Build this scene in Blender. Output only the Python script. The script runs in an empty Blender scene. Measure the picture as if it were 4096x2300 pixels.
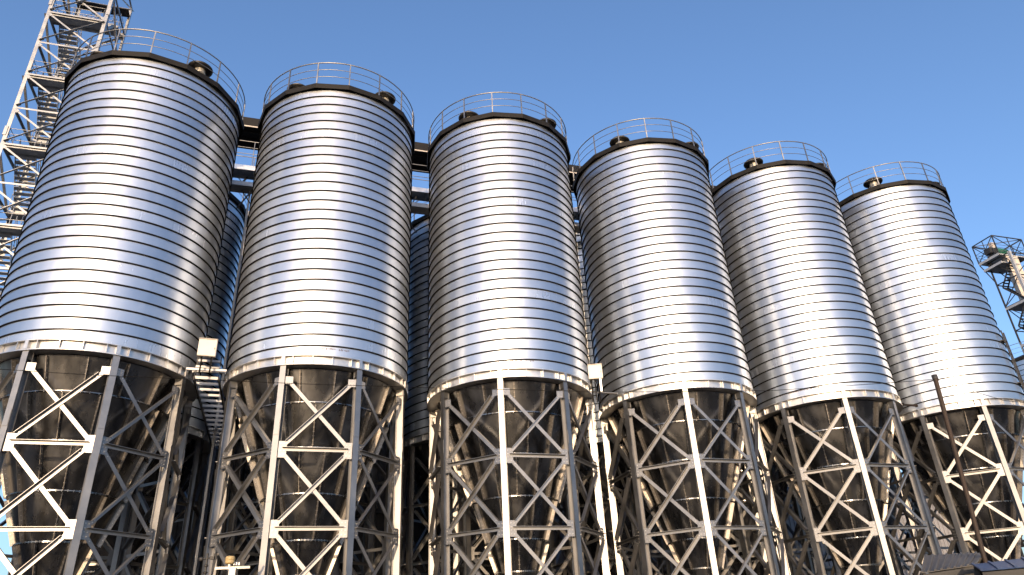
import bpy, math, random
from mathutils import Vector, Matrix
random.seed(7)
R = math.radians
C = bpy.context.scene.collection
scene = bpy.context.scene

# ------------------------------------------------------------------ camera
cd = bpy.data.cameras.new("camera")
cam = bpy.data.objects.new("camera", cd); C.objects.link(cam)
cd.sensor_width = 36.0; cd.lens = 25.128; cd.clip_start = 0.1; cd.clip_end = 20000
PITCH, ROLL = 0.47701, 0.053255
Xu = Vector((1, 0, 0)); Yu = Vector((0, -math.sin(PITCH), math.cos(PITCH))); Fw = Vector((0, math.cos(PITCH), math.sin(PITCH)))
cr, sr = math.cos(ROLL), math.sin(ROLL)
Rt = cr * Xu - sr * Yu; Up = sr * Xu + cr * Yu
M = Matrix((Rt, Up, -Fw)).transposed().to_4x4(); M.translation = (0, 0, 1.6)
cam.matrix_world = M
scene.camera = cam

# ------------------------------------------------------------------ sky, sun, exposure
SUN_EL, SUN_AZ = R(9.0), R(-93.0)          # sun low behind the camera
w = bpy.data.worlds.new("World"); scene.world = w; w.use_nodes = True
nt = w.node_tree; nt.nodes.clear()
sky = nt.nodes.new('ShaderNodeTexSky'); sky.sky_type = 'NISHITA'; sky.sun_disc = False
sky.sun_elevation = SUN_EL; sky.sun_rotation = R(90) - SUN_AZ
sky.altitude = 100; sky.air_density = 1.0; sky.dust_density = 2.6; sky.ozone_density = 3.2
bg = nt.nodes.new('ShaderNodeBackground'); bg.inputs['Strength'].default_value = 0.15
out = nt.nodes.new('ShaderNodeOutputWorld')
wb = nt.nodes.new('ShaderNodeMix'); wb.data_type = 'RGBA'; wb.blend_type = 'MULTIPLY'; wb.inputs[0].default_value = 1.0; wb.inputs[7].default_value = (1.0, .95, 1.0, 1)   # camera white balance
nt.links.new(sky.outputs[0], wb.inputs[6]); nt.links.new(wb.outputs[2], bg.inputs[0]); nt.links.new(bg.outputs[0], out.inputs[0])
sl = bpy.data.lights.new("sun", 'SUN'); sl.energy = 2.0; sl.angle = R(0.5); sl.color = (1.0, 0.70, 0.42)
sun = bpy.data.objects.new("sun", sl); C.objects.link(sun)
sd = Vector((math.cos(SUN_EL) * math.cos(SUN_AZ), math.cos(SUN_EL) * math.sin(SUN_AZ), math.sin(SUN_EL)))
sun.rotation_euler = sd.to_track_quat('Z', 'Y').to_euler(); sun.location = sd * 200
vs = scene.view_settings
vs.view_transform = 'Standard'; vs.look = 'None'; vs.gamma = 1.0; vs.use_curve_mapping = False
vs.exposure = 1.32
scene.cycles.max_bounces = 8; scene.cycles.glossy_bounces = 5; scene.cycles.diffuse_bounces = 3

# ------------------------------------------------------------------ materials
def mat(name):
    m = bpy.data.materials.new(name); m.use_nodes = True
    n = m.node_tree; n.nodes.clear()
    o = n.nodes.new('ShaderNodeOutputMaterial'); b = n.nodes.new('ShaderNodeBsdfPrincipled')
    n.links.new(b.outputs[0], o.inputs[0])
    return m, n, b, o
def N(n, t, **kw):
    x = n.nodes.new(t)
    for k, v in kw.items():
        if k.startswith('i_'): x.inputs[k[2:].replace('_', ' ')].default_value = v
        else: setattr(x, k, v)
    return x
def math_node(n, op, a, b=None):
    x = n.nodes.new('ShaderNodeMath'); x.operation = op
    for i, v in enumerate((a, b)):
        if v is None: continue
        if isinstance(v, (int, float)): x.inputs[i].default_value = v
        else: n.links.new(v, x.inputs[i])
    return x.outputs[0]
def metal(name, c1, c2, rough=(0.35, 0.5), metallic=0.8, scale=3.0, bump=0.0, bscale=8.0, stretch=(1, 1, 1)):
    """galvanised / weathered metal: mottled colour and gloss"""
    m, n, b, o = mat(name)
    tc = N(n, 'ShaderNodeTexCoord'); mp = N(n, 'ShaderNodeMapping'); mp.inputs['Scale'].default_value = stretch
    n.links.new(tc.outputs['Object'], mp.inputs[0])
    nz = N(n, 'ShaderNodeTexNoise', i_Scale=scale, i_Detail=6.0, i_Roughness=0.62)
    n.links.new(mp.outputs[0], nz.inputs['Vector'])
    cr_ = N(n, 'ShaderNodeValToRGB'); cr_.color_ramp.elements[0].position = .32; cr_.color_ramp.elements[1].position = .68
    cr_.color_ramp.elements[0].color = (*c1, 1); cr_.color_ramp.elements[1].color = (*c2, 1)
    n.links.new(nz.outputs[0], cr_.inputs[0]); n.links.new(cr_.outputs[0], b.inputs['Base Color'])
    mr = N(n, 'ShaderNodeMapRange'); mr.inputs[1].default_value = .3; mr.inputs[2].default_value = .7
    mr.inputs[3].default_value = rough[0]; mr.inputs[4].default_value = rough[1]
    n.links.new(nz.outputs[0], mr.inputs[0]); n.links.new(mr.outputs[0], b.inputs['Roughness'])
    b.inputs['Metallic'].default_value = metallic
    if bump:
        nb = N(n, 'ShaderNodeTexNoise', i_Scale=bscale, i_Detail=3.0); n.links.new(mp.outputs[0], nb.inputs['Vector'])
        bp = N(n, 'ShaderNodeBump', i_Strength=1.0, i_Distance=bump); n.links.new(nb.outputs[0], bp.inputs['Height'])
        n.links.new(bp.outputs[0], b.inputs['Normal'])
    return m

PITCH_BAND = 0.387
Z_SHELL = 10.12
def shell_mat():
    m, n, b, o = mat("galvanised_spiral_sheet")
    n.nodes.remove(b)
    tc = N(n, 'ShaderNodeTexCoord'); sx = N(n, 'ShaderNodeSeparateXYZ'); n.links.new(tc.outputs['Object'], sx.inputs[0])
    oi = N(n, 'ShaderNodeObjectInfo')
    th = math_node(n, 'ARCTAN2', sx.outputs[1], sx.outputs[0])
    turns = math_node(n, 'DIVIDE', math_node(n, 'SUBTRACT', sx.outputs[2], Z_SHELL), PITCH_BAND)
    band = math_node(n, 'FLOOR', math_node(n, 'SUBTRACT', turns, math_node(n, 'DIVIDE', th, 2 * math.pi)))
    seed = math_node(n, 'ADD', math_node(n, 'MULTIPLY', band, 7.31), math_node(n, 'MULTIPLY', oi.outputs['Random'], 500.0))
    cv = N(n, 'ShaderNodeCombineXYZ')
    n.links.new(sx.outputs[0], cv.inputs[0]); n.links.new(sx.outputs[1], cv.inputs[1]); n.links.new(seed, cv.inputs[2])
    # slow undulation along each strip (different in every strip)
    n1 = N(n, 'ShaderNodeTexNoise', i_Scale=0.55, i_Detail=2.0); n.links.new(cv.outputs[0], n1.inputs['Vector'])
    # fine dents in the sheet
    n2 = N(n, 'ShaderNodeTexNoise', i_Scale=1.6, i_Detail=3.0); n.links.new(tc.outputs['Object'], n2.inputs['Vector'])
    h = math_node(n, 'ADD', math_node(n, 'MULTIPLY', n1.outputs[0], 1.0), math_node(n, 'MULTIPLY', n2.outputs[0], 0.22))
    bp = N(n, 'ShaderNodeBump', i_Strength=1.0, i_Distance=0.025); n.links.new(h, bp.inputs['Height'])
    # colour: strips differ slightly, blotches of dust
    n3 = N(n, 'ShaderNodeTexNoise', i_Scale=0.9, i_Detail=5.0, i_Roughness=0.6); n.links.new(tc.outputs['Object'], n3.inputs['Vector'])
    wn = N(n, 'ShaderNodeTexWhiteNoise', noise_dimensions='1D'); n.links.new(seed, wn.inputs['W'])
    k = math_node(n, 'ADD', math_node(n, 'MULTIPLY', n3.outputs[0], 0.5), math_node(n, 'MULTIPLY', wn.outputs[0], 0.5))
    ramp = N(n, 'ShaderNodeValToRGB'); ramp.color_ramp.elements[0].position = .25; ramp.color_ramp.elements[1].position = .72
    ramp.color_ramp.elements[0].color = (.48, .515, .56, 1); ramp.color_ramp.elements[1].color = (.62, .655, .70, 1)
    ms = N(n, 'ShaderNodeMapping'); ms.inputs['Scale'].default_value = (2.2, 2.2, .16); n.links.new(tc.outputs['Object'], ms.inputs[0])
    n4 = N(n, 'ShaderNodeTexNoise', i_Scale=1.0, i_Detail=6.0, i_Roughness=.65); n.links.new(ms.outputs[0], n4.inputs['Vector'])
    kr = math_node(n, 'ADD', math_node(n, 'MULTIPLY', k, 0.6), math_node(n, 'MULTIPLY', n4.outputs[0], 0.4))
    n.links.new(kr, ramp.inputs[0])
    g = []
    for lo, hi in ((.19, .29), (.42, .51)):
        s = n.nodes.new('ShaderNodeBsdfPrincipled'); s.inputs['Metallic'].default_value = 0.97; s.inputs['Specular IOR Level'].default_value = .3
        n.links.new(ramp.outputs[0], s.inputs['Base Color']); n.links.new(bp.outputs[0], s.inputs['Normal'])
        mr = N(n, 'ShaderNodeMapRange'); mr.inputs[1].default_value = .25; mr.inputs[2].default_value = .75
        mr.inputs[3].default_value = lo; mr.inputs[4].default_value = hi
        n.links.new(kr, mr.inputs[0]); n.links.new(mr.outputs[0], s.inputs['Roughness']); g.append(s)
    mx = N(n, 'ShaderNodeMixShader'); mx.inputs[0].default_value = 0.5
    n.links.new(g[0].outputs[0], mx.inputs[1]); n.links.new(g[1].outputs[0], mx.inputs[2]); n.links.new(mx.outputs[0], o.inputs[0])
    return m

MAT = {}
MAT['shell'] = shell_mat()
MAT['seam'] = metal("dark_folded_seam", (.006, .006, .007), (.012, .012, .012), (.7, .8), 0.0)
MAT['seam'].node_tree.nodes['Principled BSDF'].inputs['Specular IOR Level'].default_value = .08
MAT['ring'] = metal("galvanised_ring", (.46, .465, .47), (.62, .62, .62), (.34, .46), .92, 2.5, .004, 5)
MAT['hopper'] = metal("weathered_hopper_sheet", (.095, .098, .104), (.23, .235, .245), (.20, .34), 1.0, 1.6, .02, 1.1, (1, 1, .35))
MAT['fin'] = metal("hopper_flange_steel", (.20, .19, .18), (.36, .34, .32), (.42, .55), .95, 2)
MAT['frame'] = metal("galvanised_steel", (.24, .245, .255), (.34, .345, .355), (.44, .54), 1.0, 1.2)
MAT['bolt'] = metal("bolt_zinc", (.40, .40, .40), (.58, .58, .58), (.35, .45), .9)
MAT['roof'] = metal("dark_roof_sheet", (.008, .008, .008), (.016, .015, .015), (.6, .7), 0.0)
MAT['roof'].node_tree.nodes['Principled BSDF'].inputs['Specular IOR Level'].default_value = .2
MAT['rail'] = metal("rail_tube", (.22, .22, .22), (.34, .34, .335), (.35, .5), .8)
MAT['cap'] = metal("vent_cap", (.05, .05, .055), (.10, .10, .10), (.4, .5), .7)
MAT['stem'] = metal("vent_stem", (.45, .43, .38), (.6, .57, .5), (.4, .5), .6)
MAT['dark'] = metal("dark_steel", (.025, .025, .026), (.055, .055, .055), (.5, .65), .4)
MAT['tower'] = metal("tower_steel", (.25, .26, .27), (.38, .39, .40), (.42, .55), .75, 2)
MAT['deck'] = metal("grey_deck_plate", (.30, .32, .34), (.46, .48, .50), (.45, .6), .3, 3)
MAT['white'] = metal("off_white_paint", (.58, .55, .50), (.66, .63, .58), (.5, .6), 0.0, 2)
MAT['rust'] = metal("rusty_pole", (.010, .009, .009), (.040, .024, .016), (.65, .8), .05, 1.5, 0, 8, (1, 1, .3))
MAT['green'] = metal("green_motor", (.02, .10, .07), (.03, .16, .11), (.4, .5), 0.0)
MAT['beige'] = metal("beige_casing", (.42, .38, .34), (.58, .53, .47), (.5, .65), .1, 2)
MAT['yellow'] = metal("yellow_drum_paint", (.34, .26, .12), (.44, .34, .18), (.45, .55), 0.0, 6)
MAT['greysheet'] = metal("grey_roof_sheet", (.07, .07, .072), (.11, .11, .112), (.5, .65), .1, 2)
MAT['bluesheet'] = metal("blue_roof_sheet", (.02, .045, .12), (.03, .07, .17), (.4, .5), .1, 2)
MAT['palewall'] = metal("pale_cladding", (.20, .205, .225), (.27, .275, .30), (.5, .7), .05, .6)
MAT['ink'] = metal("stencil_ink", (.08, .05, .03), (.16, .10, .06), (.7, .8), 0.0)

def ground_mat():
    m, n, b, o = mat("packed_earth_and_asphalt")
    tc = N(n, 'ShaderNodeTexCoord')
    nz = N(n, 'ShaderNodeTexNoise', i_Scale=.35, i_Detail=8.0, i_Roughness=.65); n.links.new(tc.outputs['Object'], nz.inputs['Vector'])
    r = N(n, 'ShaderNodeValToRGB'); r.color_ramp.elements[0].position = .3; r.color_ramp.elements[1].position = .7
    r.color_ramp.elements[0].color = (.026, .025, .024, 1); r.color_ramp.elements[1].color = (.056, .052, .049, 1)
    n.links.new(nz.outputs[0], r.inputs[0]); n.links.new(r.outputs[0], b.inputs['Base Color']); b.inputs['Roughness'].default_value = .9
    return m
MAT['ground'] = ground_mat()

# ------------------------------------------------------------------ mesh builder
class MB:
    def __init__(s): s.v = []; s.f = []; s.mi = []; s.sm = []
    def add(s, vs_, fs_, m=0, smooth=False):
        b = len(s.v); s.v += [tuple(x) for x in vs_]
        for f in fs_: s.f.append([b + i for i in f]); s.mi.append(m); s.sm.append(smooth)
    def obox(s, c, ax, ay, az, m=0):
        """box centred on c with half-axis vectors"""
        c, ax, ay, az = map(Vector, (c, ax, ay, az))
        if ax.cross(ay).dot(az) < 0: az = -az
        P = [c + i * ax + j * ay + k * az for k in (-1, 1) for j in (-1, 1) for i in (-1, 1)]
        s.add(P, [(0, 2, 3, 1), (4, 5, 7, 6), (0, 1, 5, 4), (2, 6, 7, 3), (0, 4, 6, 2), (1, 3, 7, 5)], m)
    def box(s, x0, x1, y0, y1, z0, z1, m=0):
        s.obox(((x0 + x1) / 2, (y0 + y1) / 2, (z0 + z1) / 2), ((x1 - x0) / 2, 0, 0), (0, (y1 - y0) / 2, 0), (0, 0, (z1 - z0) / 2), m)
    def bar(s, p, q, a, b, side, m=0):
        """rectangular bar from p to q; 'side' ~ direction of the a dimension"""
        p, q = Vector(p), Vector(q); d = q - p; L = d.length; d.normalize()
        sv = Vector(side); sv = (sv - sv.dot(d) * d).normalized(); t = d.cross(sv)
        s.obox((p + q) / 2, d * L / 2, sv * a / 2, t * b / 2, m)
    def tube(s, pts, r, n=8, m=0, closed=False, caps=True):
        pts = [Vector(p) for p in pts]; k = len(pts); rings = []; prev = None
        for i, p in enumerate(pts):
            a = pts[(i - 1) % k] if (closed or i > 0) else pts[i]; b = pts[(i + 1) % k] if (closed or i < k - 1) else pts[i]
            d = (b - a).normalized()
            if prev is None:
                x = d.orthogonal().normalized()
            else:
                x = (prev - prev.dot(d) * d).normalized()
            prev = x; y = d.cross(x)
            rings.append([p + r * (math.cos(2 * math.pi * j / n) * x + math.sin(2 * math.pi * j / n) * y) for j in range(n)])
        V = [q for g in rings for q in g]; F = []
        for i in range(k if closed else k - 1):
            a, b = i * n, ((i + 1) % k) * n
            for j in range(n): F.append((a + j, a + (j + 1) % n, b + (j + 1) % n, b + j))
        s.add(V, F, m, True)
        if caps and not closed:
            s.add(rings[0], [tuple(range(n - 1, -1, -1))], m); s.add(rings[-1], [tuple(range(n))], m)
    def lathe(s, prof, n=96, m=0, smooth=True, c=(0, 0, 0), closed_prof=False, a0=0.0):
        V = []; F = []; k = len(prof)
        for i in range(n):
            a = a0 + 2 * math.pi * i / n
            for r_, z_ in prof: V.append((c[0] + r_ * math.cos(a), c[1] + r_ * math.sin(a), c[2] + z_))
        for i in range(n):
            j = (i + 1) % n
            for q in range(k if closed_prof else k - 1):
                q2 = (q + 1) % k
                F.append((i * k + q, j * k + q, j * k + q2, i * k + q2))
        s.add(V, F, m, smooth)
    def build(s, name, mats, parent=None, loc=(0, 0, 0)):
        me = bpy.data.meshes.new(name); me.from_pydata(s.v, [], s.f)
        for m in (mats if isinstance(mats, (list, tuple)) else [mats]): me.materials.append(m)
        me.polygons.foreach_set('material_index', s.mi); me.polygons.foreach_set('use_smooth', s.sm); me.update()
        o = bpy.data.objects.new(name, me); C.objects.link(o); o.location = loc
        if parent is not None: o.parent = parent
        return o
def link(name, me, parent, rz=0.0):
    o = bpy.data.objects.new(name, me); C.objects.link(o); o.parent = parent; o.rotation_euler = (0, 0, rz); return o
def tag(o, label, cat, group=None):
    o['label'] = label; o['category'] = cat
    if group: o['group'] = group
    return o
def empty(name, loc, label, cat, group=None):
    o = bpy.data.objects.new(name, None); C.objects.link(o); o.location = loc; o.empty_display_size = .3
    return tag(o, label, cat, group)
def copy_tree(o, parent=None):
    c = o.copy(); C.objects.link(c)
    if parent is not None: c.parent = parent
    for ch in list(KIDS.get(o.name, [])) or [x for x in o.children]:
        copy_tree(ch, c)
    return c
KIDS = {}

# ------------------------------------------------------------------ setting
g = MB(); g.add([(-3000, -3000, 0), (3000, -3000, 0), (3000, 3000, 0), (-3000, 3000, 0)], [(0, 1, 2, 3)])
go = g.build('ground', MAT['ground']); go['kind'] = 'structure'

# ------------------------------------------------------------------ the silos
P1 = Vector((-13.348, 21.141)); D = Vector((6.52723, 2.10685)); U = D.normalized(); Nn = Vector((-U.y, U.x))
ROWGAP = 7.0
ZR, ZE = 9.823, 21.013
TH = -1.65872
RAD = 3.0
LV = [9.37, 7.259, 5.047, 2.84, 0.63]     # gusset levels on the legs

def silo_meshes():
    me = {}
    def keep(k, mb, mats): 
        o = mb.build(k, mats); me[k] = o.data; bpy.data.objects.remove(o)
    b = MB(); b.lathe([(RAD, Z_SHELL), (RAD, ZE - .02)], 160); keep('shell', b, MAT['shell'])
    # folded spiral seam
    b = MB(); seg = 96; turns = (ZE - .1 - Z_SHELL) / PITCH_BAND; n = int(seg * turns); V = []; F = []
    for i in range(n + 1):
        a = 2 * math.pi * i / seg; z = Z_SHELL + PITCH_BAND * i / seg
        for r_, dz in ((RAD - .01, .0), (RAD + .037, .004), (RAD + .037, .039), (RAD - .01, .043)):
            V.append((r_ * math.cos(a), r_ * math.sin(a), z + dz))
    for i in range(n):
        for q in range(4): F.append((i * 4 + q, i * 4 + 4 + q, i * 4 + 4 + (q + 1) % 4, i * 4 + (q + 1) % 4))
    b.add(V, F); keep('spiral_seam', b, MAT['seam'])
    # ring beam: web, flanges, stiffeners
    b = MB()
    b.lathe([(2.94, ZR + .03), (2.94, Z_SHELL - .012)], 128)
    b.lathe([(2.66, ZR), (3.045, ZR), (3.045, ZR + .028), (2.66, ZR + .028)], 128, smooth=False, closed_prof=True)
    b.lathe([(2.92, Z_SHELL - .012), (3.05, Z_SHELL - .012), (3.05, Z_SHELL + .012), (2.92, Z_SHELL + .012)], 128, smooth=False, closed_prof=True)
    for i in range(32):
        a = TH + 2 * math.pi * (i + .5) / 32; d = Vector((math.cos(a), math.sin(a), 0)); t = Vector((-d.y, d.x, 0))
        b.obox(d * 3.0 + Vector((0, 0, (ZR + Z_SHELL) / 2 + .008)), d * .045, t * .009, (0, 0, (Z_SHELL - ZR) / 2 - .03))
    for i in range(8):
        a = TH + 2 * math.pi * i / 8; d = Vector((math.cos(a), math.sin(a), 0)); t = Vector((-d.y, d.x, 0))
        b.obox(d * 2.995 + Vector((0, 0, (ZR + Z_SHELL) / 2 + .008)), d * .058, t * .055, (0, 0, (Z_SHELL - ZR) / 2 - .024))
    keep('ring_beam', b, MAT['ring'])
    # hopper cone
    r_at = lambda z: 2.68 - .35 * (ZR - z)
    rings = [9.80, 8.84, 7.56, 6.28, 5.0, 4.05]
    b = MB()
    for i in range(5):
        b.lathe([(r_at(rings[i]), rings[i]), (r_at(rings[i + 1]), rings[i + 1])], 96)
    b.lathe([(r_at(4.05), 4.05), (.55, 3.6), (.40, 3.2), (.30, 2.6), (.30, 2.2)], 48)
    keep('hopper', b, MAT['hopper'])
    # flanges between the rings of plates, with bolts
    for i in range(1, 6):
        b = MB(); z = rings[i]; r0 = r_at(z)
        b.lathe([(r0 - .01, z - .014), (r0 + .065, z - .014), (r0 + .065, z + .014), (r0 - .01, z + .014)], 96, closed_prof=True, smooth=False)
        nb = 64
        for k in range(nb):
            a = 2 * math.pi * (k + .5) / nb; d = Vector((math.cos(a), math.sin(a), 0)); t = Vector((-d.y, d.x, 0))
            b.obox(d * (r0 + .035) + Vector((0, 0, z)), d * .009, t * .009, (0, 0, .026), 1)
        keep('ring_flange%d' % i, b, [MAT['hopper'], MAT['bolt']])
    # standing plate seams with bolts, one mesh per section, copied round
    for i in range(5):
        b = MB(); z0, z1 = rings[i] - .03, rings[i + 1] + .03
        p = Vector((r_at(z0), 0, z0)); q = Vector((r_at(z1), 0, z1)); dn = (q - p).normalized(); nr = Vector((dn.z, 0, -dn.x)) * -1
        if nr.x < 0: nr = -nr
        hw = .055
        b.obox((p + q) / 2 + nr * hw, (q - p) / 2, nr * (hw + .006), (0, .009, 0))
        L = (q - p).length; nb = int(L / .12)
        for k in range(nb):
            c = p + dn * (L * (k + .5) / nb) + nr * (hw + .01)
            b.obox(c, dn * .010, nr * .010, (0, .026, 0), 1)
        keep('plate_seam%d' % i, b, [MAT['fin'], MAT['bolt']])
    # roof: 16-sided shallow cone with down-turned eave
    b = MB(); rv = 3.165
    prof = [(2.99, ZE - .05), (rv - .03, ZE - .07), (rv - .02, ZE - .20), (rv - .005, ZE - .20), (rv + .012, ZE + .0), (.45, ZE + .98), (.45, ZE + 1.15), (0.0, ZE + 1.22)]
    b.lathe(prof, 16, smooth=False, a0=TH + R(3)); keep('roof', b, MAT['roof'])
    # guard rail
    b = MB(); posts = [TH + R(3) + 2 * math.pi * i / 16 for i in range(16)]
    for a in posts:
        d = Vector((math.cos(a), math.sin(a), 0)); b.bar(d * 3.06 + Vector((0, 0, ZE + .0)), d * 3.06 + Vector((0, 0, ZE + 1.14)), .04, .04, d)
    for h, r_ in ((1.12, .022), (.77, .012), (.42, .012)):
        b.tube([(3.06 * math.cos(2 * math.pi * i / 64), 3.06 * math.sin(2 * math.pi * i / 64), ZE + h) for i in range(64)], r_, 6, closed=True)
    keep('guard_rail', b, MAT['rail'])
    # vents
    b = MB(); b.lathe([(.19, .0), (.19, .60)], 20); b.lathe([(.205, .32), (.22, .33), (.22, .36), (.205, .37)], 20); keep('vent_stem', b, MAT['stem'])
    b = MB(); b.lathe([(0, .54), (.34, .54), (.44, .56), (.45, .60), (.39, .66), (.22, .74), (0, .77)], 28); keep('vent_cap', b, MAT['cap'])
    # leg: H section with welded splice, radial along +x
    b = MB(); hw, ft = .090, .014
    b.box(2.985, 2.985 + ft, -hw, hw, .03, ZR - .003)
    b.box(2.775, 2.775 + ft, -hw, hw, .03, ZR - .003)
    b.box(2.775 + ft, 2.985, -.006, .006, .03, ZR - .003)
    b.box(2.70, 3.03, -.19, .19, 0, .03)
    for z in (3.7, 7.9):                                  # cover plates at the splices
        b.box(2.985 + ft + .0015, 2.985 + ft + .012, -hw + .01, hw - .01, z - .22, z + .22)
    for sgn in (-1, 1):                                   # haunch under the ring
        b.obox((2.86, sgn * .07, ZR - .12), (.11, 0, 0), (0, .006, 0), (0, 0, .115))
    keep('support_leg', b, MAT['frame'])
    # gussets, braces and struts live in the vertical plane of each bay (between leg 0 and leg 1)
    p0 = Vector((2.96, 0, 0)); p1 = Vector((2.96 * math.cos(R(45)), 2.96 * math.sin(R(45)), 0))
    t = (p1 - p0).normalized(); out_ = Vector((math.cos(R(22.5)), math.sin(R(22.5)), 0)); W = (p1 - p0).length
    def at(s_, z): return p0 + t * s_ + Vector((0, 0, z))
    for nm, s0 in (('gusset_near', .20), ('gusset_far', W - .20)):
        b = MB(); h_ = .24
        b.obox(at(s0, 0), t * .115, out_ * .006, (0, 0, h_))
        for dx in (-.05, .05):
            for dz in (-.16, -.05, .05, .16):
                b.obox(at(s0 + dx, dz) + out_ * .012, t * .013, out_ * .012, (0, 0, .013), 1)
        keep(nm, b, [MAT['frame'], MAT['bolt']])
    bw, lt = .112, .010
    for i in range(4):
        z0, z1 = LV[i], LV[i + 1]
        e0 = .10 if i == 0 else .16
        for nm, a_, b_, off, leaf in (('rise%d' % i, at(.27, z1 + .16), at(W - .27, z0 - e0), .016, 1), ('fall%d' % i, at(.27, z0 - e0), at(W - .27, z1 + .16), -.016, -1)):
            b = MB(); o_ = out_ * off; d = (b_ - a_).normalized(); sv = d.cross(out_); sv = sv if sv.z > 0 else -sv
            b.bar(a_ + o_, b_ + o_, lt, bw, out_)
            c0 = sv * (bw / 2 - lt / 2) + out_ * leaf * (lt / 2 + .055)
            b.bar(a_ + o_ + c0 + d * .05, b_ + o_ + c0 - d * .05, .11, lt, out_)
            for q in (a_, b_):
                sg = 1 if q is a_ else -1
                for dd in (.06, .14): b.obox(q + o_ + out_ * .011 + d * sg * dd, d * .014, out_ * .010, sv * .014, 1)
            keep(nm, b, [MAT['frame'], MAT['bolt']])
    b = MB(); a_, b_ = at(.20, 0), at(W - .20, 0)
    b.bar(a_ + out_ * .016, b_ + out_ * .016, lt, .098, out_)
    b.bar(a_ + out_ * .077 + Vector((0, 0, .044)), b_ + out_ * .077 + Vector((0, 0, .044)), .11, lt, out_)
    keep('horizontal_strut', b, MAT['frame'])
    return me
SM = silo_meshes()

def build_silo(loc, label, group, full=True, legs=True):
    e = empty('grain_silo', loc, label, 'silo', group)
    link('shell', SM['shell'], e); link('spiral_seam', SM['spiral_seam'], e); link('ring_beam', SM['ring_beam'], e)
    hp = link('hopper', SM['hopper'], e)
    for i in range(1, 6): link('ring_flange', SM['ring_flange%d' % i], hp)
    ns = 16
    for i in range(5 if full else 0):
        for k in range(ns if i < 3 else 8): link('plate_seam', SM['plate_seam%d' % i], hp, TH + R(9) + 2 * math.pi * (k + (.5 if i % 2 else 0)) / (ns if i < 3 else 8))
    link('roof', SM['roof'], e); link('guard_rail', SM['guard_rail'], e)
    for a in (-118, -33, 57, 147):
        v = link('roof_vent', SM['vent_stem'], e); rv = 2.52 if a in (-33, 147) else 2.38; v.location = (rv * math.cos(R(a)), rv * math.sin(R(a)), ZE + .10 if rv > 2.4 else ZE + .06)
        link('vent_cap', SM['vent_cap'], v)
    for k in range(8):
        a = TH + k * math.pi / 4
        lg = link('support_leg', SM['support_leg'], e, a)
        for z in LV if full else ():
            for nm, da in (('gusset_near', 0), ('gusset_far', -math.pi / 4)):
                gp = link('gusset_plate', SM[nm], lg, da); gp.location = (0, 0, z)
                if z == LV[0]: gp.scale = (1, 1, .5)
        for i in range(4):
            link('diagonal_brace', SM['rise%d' % i], e, a); link('diagonal_brace', SM['fall%d' % i], e, a)
        for z in LV[1:]:
            s_ = link('horizontal_strut', SM['horizontal_strut'], e, a); s_.location = (0, 0, z)
    return e

FRONT = ["silver spiral silo nearest the lattice stair tower, its shell cut by the left edge",
         "silver spiral silo with the yellow drum post standing before its legs",
         "third silver silo from the stair tower, one leg standing square before its hopper",
         "silver spiral silo just right of the white box on black posts",
         "silver spiral silo second from the right end of the front row",
         "silver spiral silo at the right end of the front row, behind the leaning pole"]
BACK = ["dark silo behind the gap between the two leftmost front silos",
        "dark rear silo standing directly behind the second front silo from the left",
        "dark silo whose eave shows below the gallery, left of the third front silo",
        "dark rear silo seen in the narrow slit above the white box on black posts",
        "dark rear silo standing directly behind the second front silo from the right",
        "dark rear silo standing directly behind the rightmost front silo"]
SIL = []
for i in range(6):
    p = P1 + D * i
    SIL.append(build_silo((p.x, p.y, 0), FRONT[i], 'silos of the front row'))
for i in range(6):
    p = P1 + D * i + Nn * ROWGAP
    build_silo((p.x, p.y, 0), BACK[i], 'silos of the rear row', full=False)
build_silo((41.6, 54.6, -.6), "far silo with railed eave peeping out beside the rightmost front silo", 'silos of the far battery', full=False)

# ladder standing off the shell of the last silo, stencil strokes on two shells
b = MB(); a = R(-44.6); d = Vector((math.cos(a), math.sin(a), 0)); t = Vector((-d.y, d.x, 0))
for sg in (-1, 1): b.bar(d * 3.13 + t * .2 * sg + Vector((0, 0, .0)), d * 3.13 + t * .2 * sg + Vector((0, 0, 13.35)), .05, .05, d)
for k in range(44): b.tube([d * 3.13 - t * .2 + Vector((0, 0, .3 + .3 * k)), d * 3.13 + t * .2 + Vector((0, 0, .3 + .3 * k))], .012, 6)
for k in range(7): b.obox(d * 3.06 + Vector((0, 0, 1.2 + 1.95 * k)), d * .07, t * .23, (0, 0, .02))
b.build('access_ladder', MAT['dark'], SIL[5])
def stencil(parent, a0, a1, zc, n, seed):
    rng = random.Random(seed); b = MB(); x = 0
    for k in range(n):
        f = (k + rng.uniform(-.2, .2)) / n
        if rng.random() < .22: continue
        a = a0 + (a1 - a0) * f; d = Vector((math.cos(a), math.sin(a), 0)); t = Vector((-d.y, d.x, 0))
        for q in range(rng.choice((1, 2, 2, 3))):
            c = d * 3.003 + t * rng.uniform(-.02, .02) + Vector((0, 0, zc + rng.uniform(-.012, .012)))
            if rng.random() < .5: b.obox(c, d * .004, t * .006, (0, 0, rng.uniform(.015, .035)))
            else: b.obox(c, d * .004, t * rng.uniform(.012, .025), (0, 0, .006))
    b.build('stencil_marks', MAT['ink'], parent)
stencil(SIL[1], R(-73.6 - 8.5), R(-73.6 + 16.4), 10.36, 30, 3)
stencil(SIL[4], R(-113.3 - 30), R(-113.3 + 10), 10.36, 42, 5)
stencil(SIL[2], R(-95), R(-72), 10.40, 16, 8)

def V3(s_, w_, z_): q = P1 + U * s_ + Nn * w_; return Vector((q.x, q.y, z_))
U3 = Vector((U.x, U.y, 0)); N3 = Vector((Nn.x, Nn.y, 0)); Z3 = Vector((0, 0, 1))

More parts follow.
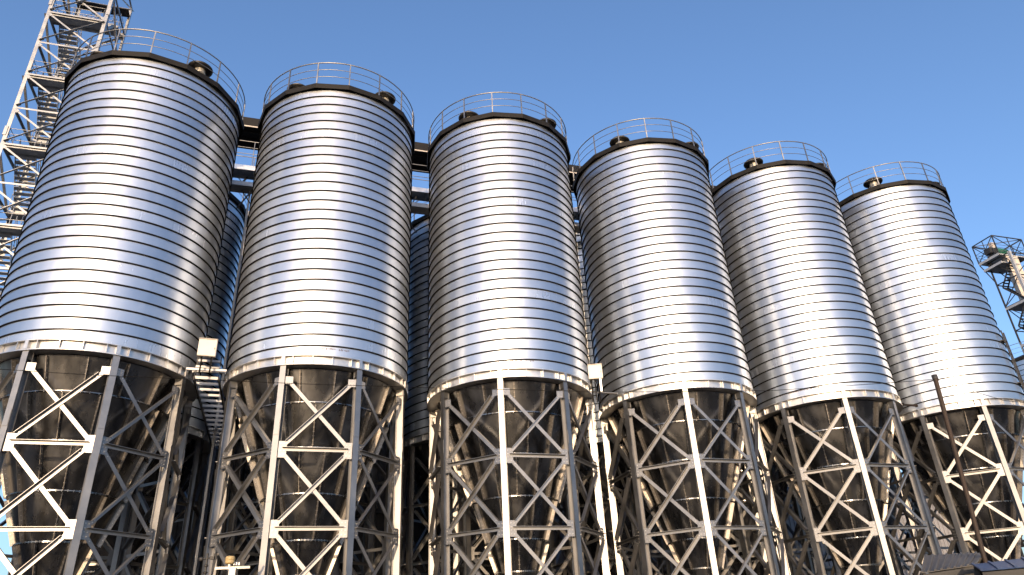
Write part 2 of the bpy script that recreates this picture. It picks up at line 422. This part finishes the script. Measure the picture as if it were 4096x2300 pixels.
# ------------------------------------------------------------------ stair tower on the left
def angle_bar(b, p, q, wd, th, side):
    """L section: one leaf across 'side', the other along it"""
    p, q = Vector(p), Vector(q); d = (q - p).normalized(); sv = Vector(side); sv = (sv - sv.dot(d) * d).normalized(); t = d.cross(sv)
    b.bar(p, q, wd, th, t); b.bar(p + t * (wd / 2 - th / 2) + sv * (wd / 2 + th * .3), q + t * (wd / 2 - th / 2) + sv * (wd / 2 + th * .3), wd - th, th, sv)
A0 = Vector((-25.49, 28.18, 0)); TW, TD, PH = 3.03, 3.5, 2.35
cn = [A0, A0 + U3 * TW, A0 + U3 * TW + N3 * TD, A0 + N3 * TD]
tw = empty('stair_tower', A0 + U3 * TW / 2 + N3 * TD / 2, "tall galvanised lattice stair tower with zigzag stairs behind the leftmost silo", 'tower')
o0 = tw.location.copy()
def T(p): return Vector(p) - o0
NP = 17
cb = MB()
for i, c in enumerate(cn):
    b = MB(); ex = U3 if i in (0, 3) else -U3; ey = N3 if i in (0, 1) else -N3
    b.bar(T(c) + ex * .09, T(c) + ex * .09 + Z3 * (NP * PH + .1), .18, .016, ex)
    b.bar(T(c) + ey * .10, T(c) + ey * .10 + Z3 * (NP * PH + .1), .18, .016, ey)
    for k in range(3, NP, 4): b.obox(T(c) + Z3 * (k * PH + .9) + (ex + ey) * .03, ex * .075, ey * .075, Z3 * .28)
    b.build('column', MAT['tower'], tw)
for k in range(1, NP + 1):
    z = Z3 * (.1 + k * PH)
    for i in range(4):
        p, q = cn[i], cn[(i + 1) % 4]; d = (q - p).normalized(); inn = Vector((-d.y, d.x, 0))
        b = MB(); b.bar(T(p) + d * .12 + z - inn * .012, T(q) - d * .12 + z - inn * .012, .012, .10, inn); b.bar(T(p) + d * .12 + z + Z3 * .05 + inn * .045, T(q) - d * .12 + z + Z3 * .05 + inn * .045, .10, .012, inn)
        b.build('horizontal_beam', MAT['tower'], tw)
        if k > NP - 15:
            zl = z - Z3 * PH
            for up in ((0, 1) if i == 0 else (k % 2,)):
                b = MB(); off = inn * (-.035 if up else .02)
                if up: a_, c_ = T(p) + zl + d * .1 + Z3 * .14, T(q) + z - d * .1 - Z3 * .06
                else: a_, c_ = T(p) + z + d * .1 - Z3 * .10, T(q) + zl - d * .1 + Z3 * .1
                dd = (c_ - a_).normalized(); sv = dd.cross(inn); sv = sv if sv.z > 0 else -sv
                b.bar(a_ + off, c_ + off, .010, .095, inn)
                lf, eg = (-1, -1) if up else (1, 1)
                b.bar(a_ + off + sv * .044 * eg + inn * lf * .056, c_ + off + sv * .044 * eg + inn * lf * .056, .10, .010, inn)
                for e in (a_ + dd * .1, c_ - dd * .1): b.obox(e + off * .2, dd * .13, sv * .09, inn * .006)
                b.build('diagonal_brace', MAT['tower'], tw)
def flight(p, q, wdir, wd, n):
    """open steel stair with checkered treads from p up to q"""
    b = MB(); d = q - p
    for sg in (0, 1):
        e = wdir * wd * sg; b.bar(p + e, q + e, .012, .20, wdir)
    for k in range(n):
        c = p + d * ((k + .5) / n) + wdir * wd / 2; run = Vector((d.x, d.y, 0)).normalized()
        b.obox(c, run * .13, wdir * (wd / 2 - .008), Z3 * .006)
        b.obox(c - run * .13 - Z3 * .02, run * .004, wdir * (wd / 2 - .008), Z3 * .022)
    st = b.build('stair_flight', MAT['deck'], tw)
    h = MB()
    for sg in (0, 1):
        e = wdir * wd * sg
        h.tube([p + e + Z3 * 1.0, q + e + Z3 * 1.0], .02, 6); h.tube([p + e + Z3 * .55, q + e + Z3 * .55], .014, 6)
        for k in range(4): c = p + d * (k / 3) + e; h.tube([c, c + Z3 * 1.0], .016, 6)
    h.build('handrail', MAT['tower'], st)
def landing(c, hu, hn, rails):
    b = MB(); b.obox(c, U3 * hu, N3 * hn, Z3 * .02)
    for sg in (-1, 1):
        b.obox(c + N3 * (hn + .006) * sg - Z3 * .05, U3 * hu, N3 * .006, Z3 * .08)
        b.obox(c + U3 * (hu + .006) * sg - Z3 * .05, U3 * .006, N3 * hn, Z3 * .08)
    ld = b.build('landing', MAT['deck'], tw); h = MB()
    for p, q in rails:
        for z in (.35, .7, 1.05): h.tube([c + p + Z3 * z, c + q + Z3 * z], .017, 6)
        n = max(2, int((q - p).length / .9) + 1)
        for k in range(n): e = c + p + (q - p) * (k / (n - 1)); h.tube([e, e + Z3 * 1.05], .018, 6)
    h.build('guard_rail', MAT['tower'], ld)
for k in range(0, 8):
    z = .1 + 2 * PH * k
    fr = T(A0 + U3 * 1.45 + N3 * .45 + Z3 * (z + PH)); bk = T(A0 + U3 * 1.45 + N3 * 3.0 + Z3 * (z + 2 * PH))
    landing(fr, 1.30, .36, [(-U3 * 1.3 - N3 * .36, U3 * 1.3 - N3 * .36), (-U3 * 1.3 - N3 * .36, -U3 * 1.3 + N3 * .36), (U3 * 1.3 - N3 * .36, U3 * 1.3 + N3 * .36)])
    landing(bk, 1.30, .36, [(-U3 * 1.3 + N3 * .36, U3 * 1.3 + N3 * .36), (-U3 * 1.3 - N3 * .36, -U3 * 1.3 + N3 * .36), (U3 * 1.3 - N3 * .36, U3 * 1.3 + N3 * .36)])
    flight(T(A0 + U3 * .45 + N3 * 2.62 + Z3 * z), T(A0 + U3 * .45 + N3 * .82 + Z3 * (z + PH)), U3, .95, 11)
    flight(T(A0 + U3 * 1.65 + N3 * .82 + Z3 * (z + PH)), T(A0 + U3 * 1.65 + N3 * 2.62 + Z3 * (z + 2 * PH)), U3, .95, 11)
# platform near the top that reaches out to the right
b = MB(); c = T(A0 + U3 * (TW / 2) + N3 * (TD - .4) + Z3 * 39.4); b.obox(c, U3 * 1.5, N3 * .35, Z3 * .03)
b.build('top_platform', MAT['dark'], tw)

# ------------------------------------------------------------------ conveyor gallery between the rows
gl = empty('conveyor_gallery', V3(17, 4.1, 0), "dark conveyor gallery with railed walkway seen in the gaps between the silo tops", 'gallery')
o0 = gl.location.copy()
S0, S1 = -.5, 36.5; w0 = 3.3
def G(s_, w_, z_): return V3(s_, w_, z_) - o0
def slab(b, s0, s1, wa, wb, za, zb, m=0): b.obox((G(s0, wa, za) + G(s1, wb, zb)) / 2, U3 * (s1 - s0) / 2, N3 * (wb - wa) / 2, Z3 * (zb - za) / 2, m)
b = MB(); slab(b, S0, S1, w0 + .03, w0 + 1.75, 23.60, 24.10)
for x in (.35, .9, 1.4): slab(b, S0, S1, w0 + x, w0 + x + .06, 23.53, 23.597)
b.build('conveyor_casing', MAT['roof'], gl)
b = MB(); slab(b, S0, S1, w0 - .005, w0 + .028, 23.55, 23.61); b.build('casing_edge', MAT['beige'], gl)
b = MB(); slab(b, S0, S1, w0 + .02, w0 + .75, 21.33, 21.37); slab(b, S0, S1, w0 + .70, w0 + .75, 21.18, 21.33)
for k in range(38): slab(b, S0 + k * .97, S0 + k * .97 + .05, w0 + .02, w0 + .70, 21.22, 21.327)
b.build('walkway_deck', MAT['deck'], gl)
b = MB(); slab(b, S0, S1, w0 - .012, w0 + .018, 21.16, 21.40); b.build('walkway_fascia', MAT['ring'], gl)
b = MB(); slab(b, S0, S1, w0 + .0, w0 + .55, 20.30, 20.36); slab(b, S0, S1, w0 - .03, w0, 20.30, 20.52); slab(b, S0, S1, w0 + .55, w0 + .58, 20.30, 20.52)
b.build('cable_trough', MAT['deck'], gl)
for w_ in (w0 + .01, w0 + .73):
    h = MB()
    for z in ((1.32, .022), (.98, .016), (.64, .016)) if w_ < w0 + .1 else ((1.0, .02), (.5, .014)):
        h.tube([G(S0, w_, 21.4 + z[0]), G(S1, w_, 21.4 + z[0])], z[1], 6)
    for k in range(32): h.tube([G(S0 + .35 + k * 1.16, w_, 21.38), G(S0 + .35 + k * 1.16, w_, 21.4 + (1.33 if w_ < w0 + .1 else 1.0))], .02, 6)
    h.build('guard_rail', MAT['rail'], gl)
for k in range(12):
    s_ = 3.43 - .62 + (k // 2) * 6.859 + (k % 2) * .55
    b = MB(); b.bar(G(s_, w0 + .3, 20.35), G(s_ + .35, w0 + .62, 21.2), .06, .06, U3); b.build('knee_brace', MAT['dark'], gl)
for k in range(6):
    b = MB(); s_ = 3.43 + k * 6.859; b.bar(G(s_ - .05, w0 + .35, 0), G(s_ - .05, w0 + .35, 20.3), .08, .08, U3); b.build('support_post', MAT['tower'], gl)
    b = MB(); b.bar(G(s_ - .45, w0 + .1, 19.2), G(s_ + .42, w0 + .3, 21.1), .05, .05, N3); b.bar(G(s_ + .42, w0 + .15, 19.0), G(s_ - .4, w0 + .4, 20.3), .04, .04, N3); b.build('truss_diagonal', MAT['dark'], gl)
b = MB(); b.bar((-14.45, 32.95, 0), (-14.45, 32.95, 24.2), .34, .34, U3)
for k in range(12): b.obox((-14.45, 32.95, 1 + 2 * k), (.2, 0, 0), (0, .2, 0), (0, 0, .03))
tag(b.build('duct', MAT['palewall']), "pale square duct rising beside the dark rear silo in the leftmost gap", 'duct')

# ------------------------------------------------------------------ open ladder tray between the first two silos
lt_ = empty('catwalk', V3(3.43, 1, 0), "open ladder-like catwalk running back between the two leftmost front silos", 'catwalk')
o0 = lt_.location.copy()
for sx in (-.36, .36):
    b = MB(); b.bar(G(3.43 + sx, -1.5, 9.72), G(3.43 + sx, 7.0, 9.72), .04, .12, U3); b.build('side_rail', MAT['dark'], lt_)
for k in range(15):
    b = MB(); w_ = -1.35 + k * .56; b.obox(G(3.43, w_, 9.80), U3 * .338, N3 * .09, Z3 * .008); b.obox(G(3.43, w_ - .09, 9.77), U3 * .338, N3 * .006, Z3 * .045); b.build('rung', MAT['frame'], lt_)
for z, w_, hx in ((10.34, -1.40, .36), (10.12, -1.45, .36), (9.92, -1.75, .58)):
    b = MB(); b.obox(G(3.43, w_, z), U3 * hx, N3 * .03, Z3 * .035); b.build('front_step', MAT['frame'], lt_)
b = MB()
for sx in (-.34, .34): b.bar(G(3.43 + sx, -1.42, 9.7), G(3.43 + sx, -1.42, 10.5), .03, .04, U3)
b.build('step_post', MAT['dark'], lt_)

# ------------------------------------------------------------------ two white boxes
def cabinet(c, hw, hh, label, legs, grp):
    e = empty('cabinet', c, label, 'box', grp); e.rotation_euler.z = (R(21) if c[0] < 0 else R(-4)); b = MB()
    b.obox((0, .03, 0), (hw, 0, 0), (0, .07, 0), (0, 0, hh)); 
    b.obox((0, 0, hh + .008), (hw + .01, 0, 0), (0, .085, 0), (0, 0, .007))
    b.build('housing', MAT['white'], e)
    b = MB(); b.obox((0, -.049, 0), (hw - .012, 0, 0), (0, .008, 0), (0, 0, hh - .012)); b.build('door', MAT['white'], e)
    b = MB(); b.obox((hw - .05, -.064, -.02), (.008, 0, 0), (0, .006, 0), (0, 0, .03)); b.build('latch', MAT['dark'], e)
    for x, L in legs:
        b = MB(); b.bar((x, .04, -hh), (x, .04, -hh - L), .045, .045, (1, 0, 0)); b.build('post', MAT['seam'], e)
    return e
c1 = cabinet((-9.47, 20.19, 10.50), .262, .275, "square off-white box hung above the ladder-like catwalk", ((-.12, .55), (.16, .5)), 'white boxes in the silo gaps')
c2 = cabinet((2.66, 22.85, 10.03), .235, .25, "square off-white box standing on short black posts in a silo gap", ((-.16, .8), (-.04, .8), (.08, .8)), 'white boxes in the silo gaps')
b = MB(); b.obox((.14, -.02, -.48), (.03, 0, 0), (0, .01, 0), (0, 0, .22)); b.build('tag_plate', MAT['ring'], c2)

def rod(p, q, r_, label, m='rail', cat='tie bar', name='tie_bar'):
    b = MB(); p, q = Vector(p), Vector(q); b.tube([p, q], r_, 8)
    for e, f in ((p, q), (q, p)): b.obox(e + (f - e).normalized() * .015, (f - e).normalized() * .015, Vector((-(f - e).y, (f - e).x, 0)).normalized() * .06, Z3 * .06)
    return tag(b.build(name, MAT[m]), label, cat, 'tie bars between the silo rings')
rod((-10.25, 21.10, 10.13), (-9.30, 21.40, 10.13), .035, "pale tie bar crossing below the box above the catwalk")
rod((2.72, 25.24, 10.15), (3.70, 25.60, 10.15), .04, "white tie bar crossing below the box on black posts")
rod((15.70, 28.56, 10.02), (16.40, 28.82, 10.02), .05, "short rusty tie bar between the two rightmost front silos", 'rust')

# ------------------------------------------------------------------ leaning pole and the wires it carries
b = MB(); p, q = Vector((8.833, 14.525, 6.425)), Vector((8.55, 14.70, .0))
b.tube([q, q + (p - q) * .31], .058, 14); b.tube([q + (p - q) * .312, p], .045, 14)
pl = b.build('pole', MAT['rust']); tag(pl, "thin rusty pole leaning in front of the rightmost silo", 'pole')
b = MB(); b.lathe([(.058, .0), (.058, .09), (0, .10)], 14, c=p - Vector((0, 0, .03))); b.build('pole_cap', MAT['dark'], pl)
def wire(pts, label, r_=.0065):
    b = MB(); b.tube(pts, r_, 5); tag(b.build('overhead_wire', MAT['seam']), label, 'wire', 'thin wires from the leaning pole')
P_L = [(-10.9, 12.1, 6.98), (-9.851, 12.608, 6.947), (-8.353, 13.057, 6.912), (-6.717, 13.412, 6.872), (-4.258, 13.965, 6.815), (-1.512, 14.421, 6.734), (2.14, 14.847, 6.593), (5.476, 15.034, 6.50), (8.009, 14.654, 6.41), (8.825, 14.53, 6.393)]
wire(P_L, "long thin wire running left from the leaning pole across all the hoppers")
wire([(8.825, 14.53, 6.393), (9.726, 15.146, 6.359), (11.426, 16.415, 6.40), (14.0, 18.3, 6.75), (19, 22, 7.9)], "short thin wire dropping right from the top of the leaning pole")

# ------------------------------------------------------------------ utility post with crossarm and yellow drum
up = empty('utility_post', (-7.398, 19.118, 0), "grey post with a crossarm carrying a yellow drum, before the second silo", 'post')
b = MB(); b.box(-.085, .085, -.085, .085, 0, 3.93); b.build('shaft', MAT['frame'], up)
cx = Vector((.93, .36, 0)).normalized(); cy = Vector((-cx.y, cx.x, 0))
b = MB(); b.bar(Vector((-.41, -.16, 3.955)) , Vector((.36, .14, 3.975)), .05, .01, cy); b.bar(Vector((-.41, -.16, 3.93)) - cy * .03, Vector((.36, .14, 3.95)) - cy * .03, .01, .06, cy); b.build('crossarm', MAT['stem'], up)
b = MB(); c_ = Vector((-.10, -.04, 4.03)); b.lathe([(0, 0), (.09, .0), (.115, .02), (.12, .075), (.112, .083), (.12, .09), (.118, .15), (.10, .185), (0, .195)], 24, c=c_); b.build('yellow_drum', MAT['yellow'], up)
b = MB(); b.lathe([(.045, 0), (.045, .075)], 12, c=(-.10, -.04, 3.96)); b.build('drum_stem', MAT['stem'], up)
for dx in (.0, .06, .12):
    b = MB(); b.lathe([(0, 0), (.022, 0), (.03, .03), (.02, .05), (.03, .07), (.018, .10), (0, .11)], 12, c=cx * dx + Vector((0, 0, 3.985))); b.build('insulator', MAT['ring'], up)
b = MB(); b.bar(cx * .2 + Vector((0, 0, 3.97)), cx * .34 + Vector((0, 0, 4.25)), .03, .05, cy); b.bar(cx * .19 + Vector((0, 0, 3.97)), cx * .19 + Vector((0, 0, 4.12)), .10, .06, cx); b.build('switch_arm', MAT['dark'], up)
sf = empty('valve', (-8.20, 19.33, 0), "small black fitting with round knob on a thin pipe left of the yellow drum", 'valve')
b = MB(); b.tube([(0, 0, 0), (0, 0, 4.35)], .03, 10); b.build('pipe', MAT['dark'], sf)
b = MB(); b.tube([(-.13, 0, 4.22), (.16, 0, 4.24)], .022, 8); b.lathe([(0, 0), (.05, .02), (.065, .06), (.05, .10), (0, .12)], 14, c=(-.15, 0, 4.16)); b.obox((.14, 0, 4.23), (.05, 0, 0), (0, .04, 0), (0, 0, .04)); b.build('knob', MAT['dark'], sf)
b = MB(); b.lathe([(.03, 0), (.055, .02), (.055, .05), (.03, .07)], 12, c=(0, 0, 4.02)); b.lathe([(.03, 0), (.06, .02), (.06, .04), (.03, .06)], 12, c=(0, 0, 3.86)); b.build('collar', MAT['dark'], sf)

# ------------------------------------------------------------------ sheet roofs low at the right
def shed(name, e0, e1, r1, r0, label, cat, m, n, back=1.6, skew=0.0):
    """mono-pitch sheet roof: eave e0-e1, ridge r0-r1, ribs down the slope, fascia, posts"""
    e0, e1, r0, r1 = map(Vector, (e0, e1, r0, r1)); root = empty(name, ((e0 + e1) / 2).xy.to_3d(), label, cat); O = root.location.copy()
    e0 -= O; e1 -= O; r0 -= O; r1 -= O
    nrm = (e1 - e0).cross(r0 - e0).normalized(); nrm = nrm if nrm.z > 0 else -nrm
    b = MB(); th = nrm * .006
    P = [e0, e1, r1, r0]; b.add([x + th for x in P] + [x - th for x in P], [(0, 1, 2, 3), (7, 6, 5, 4), (0, 4, 5, 1), (1, 5, 6, 2), (2, 6, 7, 3), (3, 7, 4, 0)])
    for k in range(n + 1):
        f = k / n; a_, c_ = e0.lerp(e1, f), r0.lerp(r1, f); b.bar(a_ + nrm * .018 - (c_ - a_).normalized() * .01, c_ + nrm * .018, .035, .026, e1 - e0)
    b.build('roof_sheet', MAT[m], root)
    d = (e1 - e0).normalized()
    b = MB(); b.bar(e0 - Z3 * .075, e1 - Z3 * .075, .05, .10, Z3.cross(d)); b.build('purlin', MAT['dark'], root); b = MB(); b.bar(e0.lerp(r0, .95) - Z3 * .09, e1.lerp(r1, .95) - Z3 * .09, .05, .12, Z3.cross(d)); b.build('purlin', MAT['dark'], root)
    for q in (e0.lerp(r0, .05), e1.lerp(r1, .05), r0.lerp(e0, .06), r1.lerp(e1, .06)):
        b = MB(); q = q.lerp((e0 + r1) / 2, .02); b.bar(Vector((q.x, q.y, 0)), q - Z3 * .1, .09, .09, d); b.build('post', MAT['dark'], root)
    b = MB(); a_, c_ = r0.lerp(e0, .03), r1.lerp(e1, .03); hz = (min(a_.z, c_.z) - .14) / 2
    b.obox(((a_ + c_) / 2).xy.to_3d() + Z3 * hz, (c_ - a_).xy.to_3d() / 2, Z3.cross(d) * .02, Z3 * hz); b.build('back_wall', MAT['dark'], root)
    return root
shed('canopy', (7.255, 14.261, 2.62), (8.02, 13.86, 2.675), (9.20, 15.47, 3.02), (8.30, 15.97, 3.07), "small grey ribbed sheet canopy left of the leaning pole", 'canopy', 'greysheet', 8)
shed('shed', (7.486, 12.80, 2.50), (8.75, 12.05, 2.50), (9.20, 12.95, 2.72), (7.80, 13.55, 2.66), "blue ribbed sheet shed roof in the bottom right corner", 'shed', 'bluesheet', 6)

# ------------------------------------------------------------------ pale building and added dark fill behind the rows
def hall(name, s0, s1, wa, wb, h, rise, label, m, rm, step=.3):
    root = empty(name, V3((s0 + s1) / 2, (wa + wb) / 2, 0), label, 'building'); O = root.location.copy()
    def L(s_, w_, z_): return V3(s_, w_, z_) - O
    b = MB(); mid = (wa + wb) / 2
    ft = [L(s0, wa, 0), L(s1, wa, 0), L(s1, wb, 0), L(s0, wb, 0)]; tp = [L(s0, wa, h), L(s1, wa, h), L(s1, wb, h), L(s0, wb, h)]
    g0, g1 = L(s0, mid, h + rise), L(s1, mid, h + rise)
    b.add(ft + tp + [g0, g1], [(0, 1, 5, 4), (2, 3, 7, 6), (1, 2, 6, 9, 5), (3, 0, 4, 8, 7)])
    k = s0 + step / 2
    while k < s1: b.obox(L(k, wa - .02, h / 2), U3 * .05, N3 * .018, Z3 * (h / 2 - .01)); k += step
    k = wa + step / 2
    while k < wb: b.obox(L(s0 - .02, k, h / 2), U3 * .018, N3 * .05, Z3 * (h / 2 - .01)); k += step
    b.build('wall', MAT[m], root)
    b = MB(); ov = .35
    for w_, sg in ((wa, -1), (wb, 1)):
        a_ = L(s0 - .3, w_ + sg * ov, h - rise * ov / (mid - wa) + .03); c_ = L(s1 + .3, w_ + sg * ov, h - rise * ov / (mid - wa) + .03); e_ = L(s1 + .3, mid, h + rise + .03); f_ = L(s0 - .3, mid, h + rise + .03)
        b.add([a_, c_, e_, f_, a_ + Z3 * .05, c_ + Z3 * .05, e_ + Z3 * .05, f_ + Z3 * .05], [(3, 2, 1, 0), (4, 5, 6, 7), (0, 1, 5, 4), (1, 2, 6, 5), (2, 3, 7, 6), (3, 0, 4, 7)])
        k = s0
        while k < s1: b.bar(a_ + U3 * (k - s0 + .3) + Z3 * .07, f_ + U3 * (k - s0 + .3) + Z3 * .07, .05, .04, U3); k += step * 1.5
    b.build('roof', MAT[rm], root)
    b = MB(); b.bar(L(s0, wa - .12, h * .55), L(s1, wa - .12, h * .55), .12, .16, N3); b.build('wall_rail', MAT['dark'], root)
hall('dark_fill_block', -3.0, 18.5, 13.0, 24.0, 15.2, 1.5, "tall dark block added to fill the shade behind the three leftmost silos", 'dark', 'roof')  # added hall shape; its dark walls stand for the shade between the legs
hall('pale_warehouse', 18.7, 52.0, 13.5, 26.0, 9.7, 2.4, "pale grey ribbed warehouse seen between the legs of the right-hand silos", 'palewall', 'greysheet')

# ------------------------------------------------------------------ headhouse tower at the right edge
K = 1.15
def K3(x, y, z): return Vector((x * K, y * K, (z - 1.6) * K + 1.6))
P0 = K3(44.438, 60.417, 32.518); pu, pn = 4.2, 2.5; zt = K3(0, 0, 34.555).z
hh = empty('elevator_tower', (P0 + U3 * 2 - N3 * 1.2).xy.to_3d(), "dark lattice elevator tower with open cage and green motor at the right edge", 'tower')
o0 = hh.location.copy()
ca = K3(44.998, 60.003, 0).xy.to_3d(); cw = 2.6; cwu = 3.2
cc = [ca, ca + U3 * cwu, ca + U3 * cwu - N3 * cw, ca - N3 * cw]
zc = P0.z
for i, c in enumerate(cc):
    b = MB(); b.bar(T(c), T(c) + Z3 * zc, .26 if i == 3 else .13, .26 if i == 3 else .13, U3); b.build('column', MAT['dark'] if i != 3 else MAT['deck'], hh)
npn = 14; ph = zc / npn
for k in range(3, npn + 1):
    for i in range(4):
        p, q = T(cc[i]), T(cc[(i + 1) % 4]); z1 = Z3 * ph * k; z0 = Z3 * ph * (k - 1)
        b = MB(); b.bar(p + z1 - Z3 * .1, q + z1 - Z3 * .1, .09, .09, Z3); b.build('horizontal_beam', MAT['dark'], hh)
        b = MB(); b.bar(*((p + z0, q + z1 - Z3 * .1) if (k + i) % 2 else (q + z0, p + z1 - Z3 * .1)), .07, .07, Z3); b.build('diagonal_brace', MAT['dark'], hh)
def plate(c0, lu, ln, z, nm='platform'):
    b = MB(); q = T(c0); q.z = z; b.obox(q + U3 * lu / 2 - N3 * ln / 2, U3 * lu / 2, N3 * ln / 2, Z3 * .06)
    b.obox(q - N3 * ln / 2 - U3 * .01 - Z3 * .0, U3 * .05, N3 * ln / 2, Z3 * .13)
    b.build(nm, MAT['deck'], hh)
plate(P0, pu, pn, zc + .07); plate(ca - U3 * .6 + N3 * .3, 2.6, 2.2, zc - .95); plate(ca - U3 * .1, 2.6, 2.8, K3(0, 0, 27.642).z); plate(ca - U3 * .1, 2.6, 2.8, K3(0, 0, 24.0).z)
# cage of bars over the platform
bc = [P0, P0 + U3 * pu, P0 + U3 * pu - N3 * pn, P0 - N3 * pn]
def Tz(p, z): q = T(p); q.z = z; return q
b = MB()
for i in range(4):
    p, q = bc[i], bc[(i + 1) % 4]
    b.bar(Tz(p, zc + .13), Tz(p, zt), .09, .09, U3); b.bar(Tz(p, zt), Tz(q, zt), .09, .09, Z3)
    b.bar(Tz(p, zc + .13), Tz(q, zt - .05), .06, .06, Z3); b.bar(Tz(q, zc + .13), Tz(p, zt - .05), .06, .06, Z3)
    m_ = (p + q) / 2; b.bar(Tz(m_, zc + .13), Tz(m_, zt), .06, .06, U3)
b.bar(Tz(bc[0], zt), Tz(bc[2], zt), .06, .06, Z3)
b.build('cage', MAT['dark'], hh)
h = MB()
for z in (.4, .75, 1.1):
    h.tube([Tz(x, zc + .13 + z) for x in bc], .022, 6, closed=True)
h.build('guard_rail', MAT['dark'], hh)
b = MB(); b.bar(Tz(P0, zc), Tz(ca, zc - 2.4), .08, .08, N3); b.build('bracket', MAT['dark'], hh); b = MB(); b.bar(Tz(P0 - N3 * pn, zc), Tz(cc[3], zc - 1.4), .08, .08, N3); b.build('bracket', MAT['dark'], hh)
mc = T(P0 + U3 * 1.1 - N3 * 1.5); mc.z = zc + .95
b = MB(); b.tube([mc - U3 * .2, mc + U3 * .35, mc + U3 * 1.3], .48, 18); b.build('green_motor', MAT['green'], hh)
b = MB(); b.obox(mc - U3 * .75 - Z3 * .05, U3 * .5, N3 * .35, Z3 * .32); b.obox(mc - Z3 * .62 + U3 * .3, U3 * 1.3, N3 * .42, Z3 * .12); b.build('gearbox', MAT['dark'], hh)
for x in (.0, .78):
    b = MB(); q = T(ca + U3 * (1.0 + x) - N3 * 1.5); b.box(q.x - .33, q.x + .33, q.y - .3, q.y + .3, 0, zc + (.0 if x else .0)); 
    for k in range(12): b.obox((q.x, q.y, 3 + 2.6 * k), (.36, 0, 0), (0, .33, 0), (0, 0, .04))
    b.build('elevator_casing', MAT['beige'], hh)
b = MB(); q = T(ca + U3 * .9 - N3 * .5); b.obox(q + Z3 * (zc + 1.75), U3 * .22, N3 * .2, Z3 * .55); b.build('discharge_head', MAT['beige'], hh)
for k in range(6):
    za = zc - .95 - 2.25 * k; s_ = 1 if k % 2 else -1
    p = T(ca + U3 * .5 - N3 * (1.3 - s_ * .9)); q = T(ca + U3 * .5 - N3 * (1.3 + s_ * .9)); p.z = za; q.z = za - 2.25
    b = MB()
    for sg in (-.35, .35): b.bar(p + U3 * sg, q + U3 * sg, .02, .18, U3)
    for j in range(9): c = p.lerp(q, (j + .5) / 9); b.obox(c, U3 * .33, N3 * .12, Z3 * .012)
    b.build('stair_flight', MAT['dark'], hh)
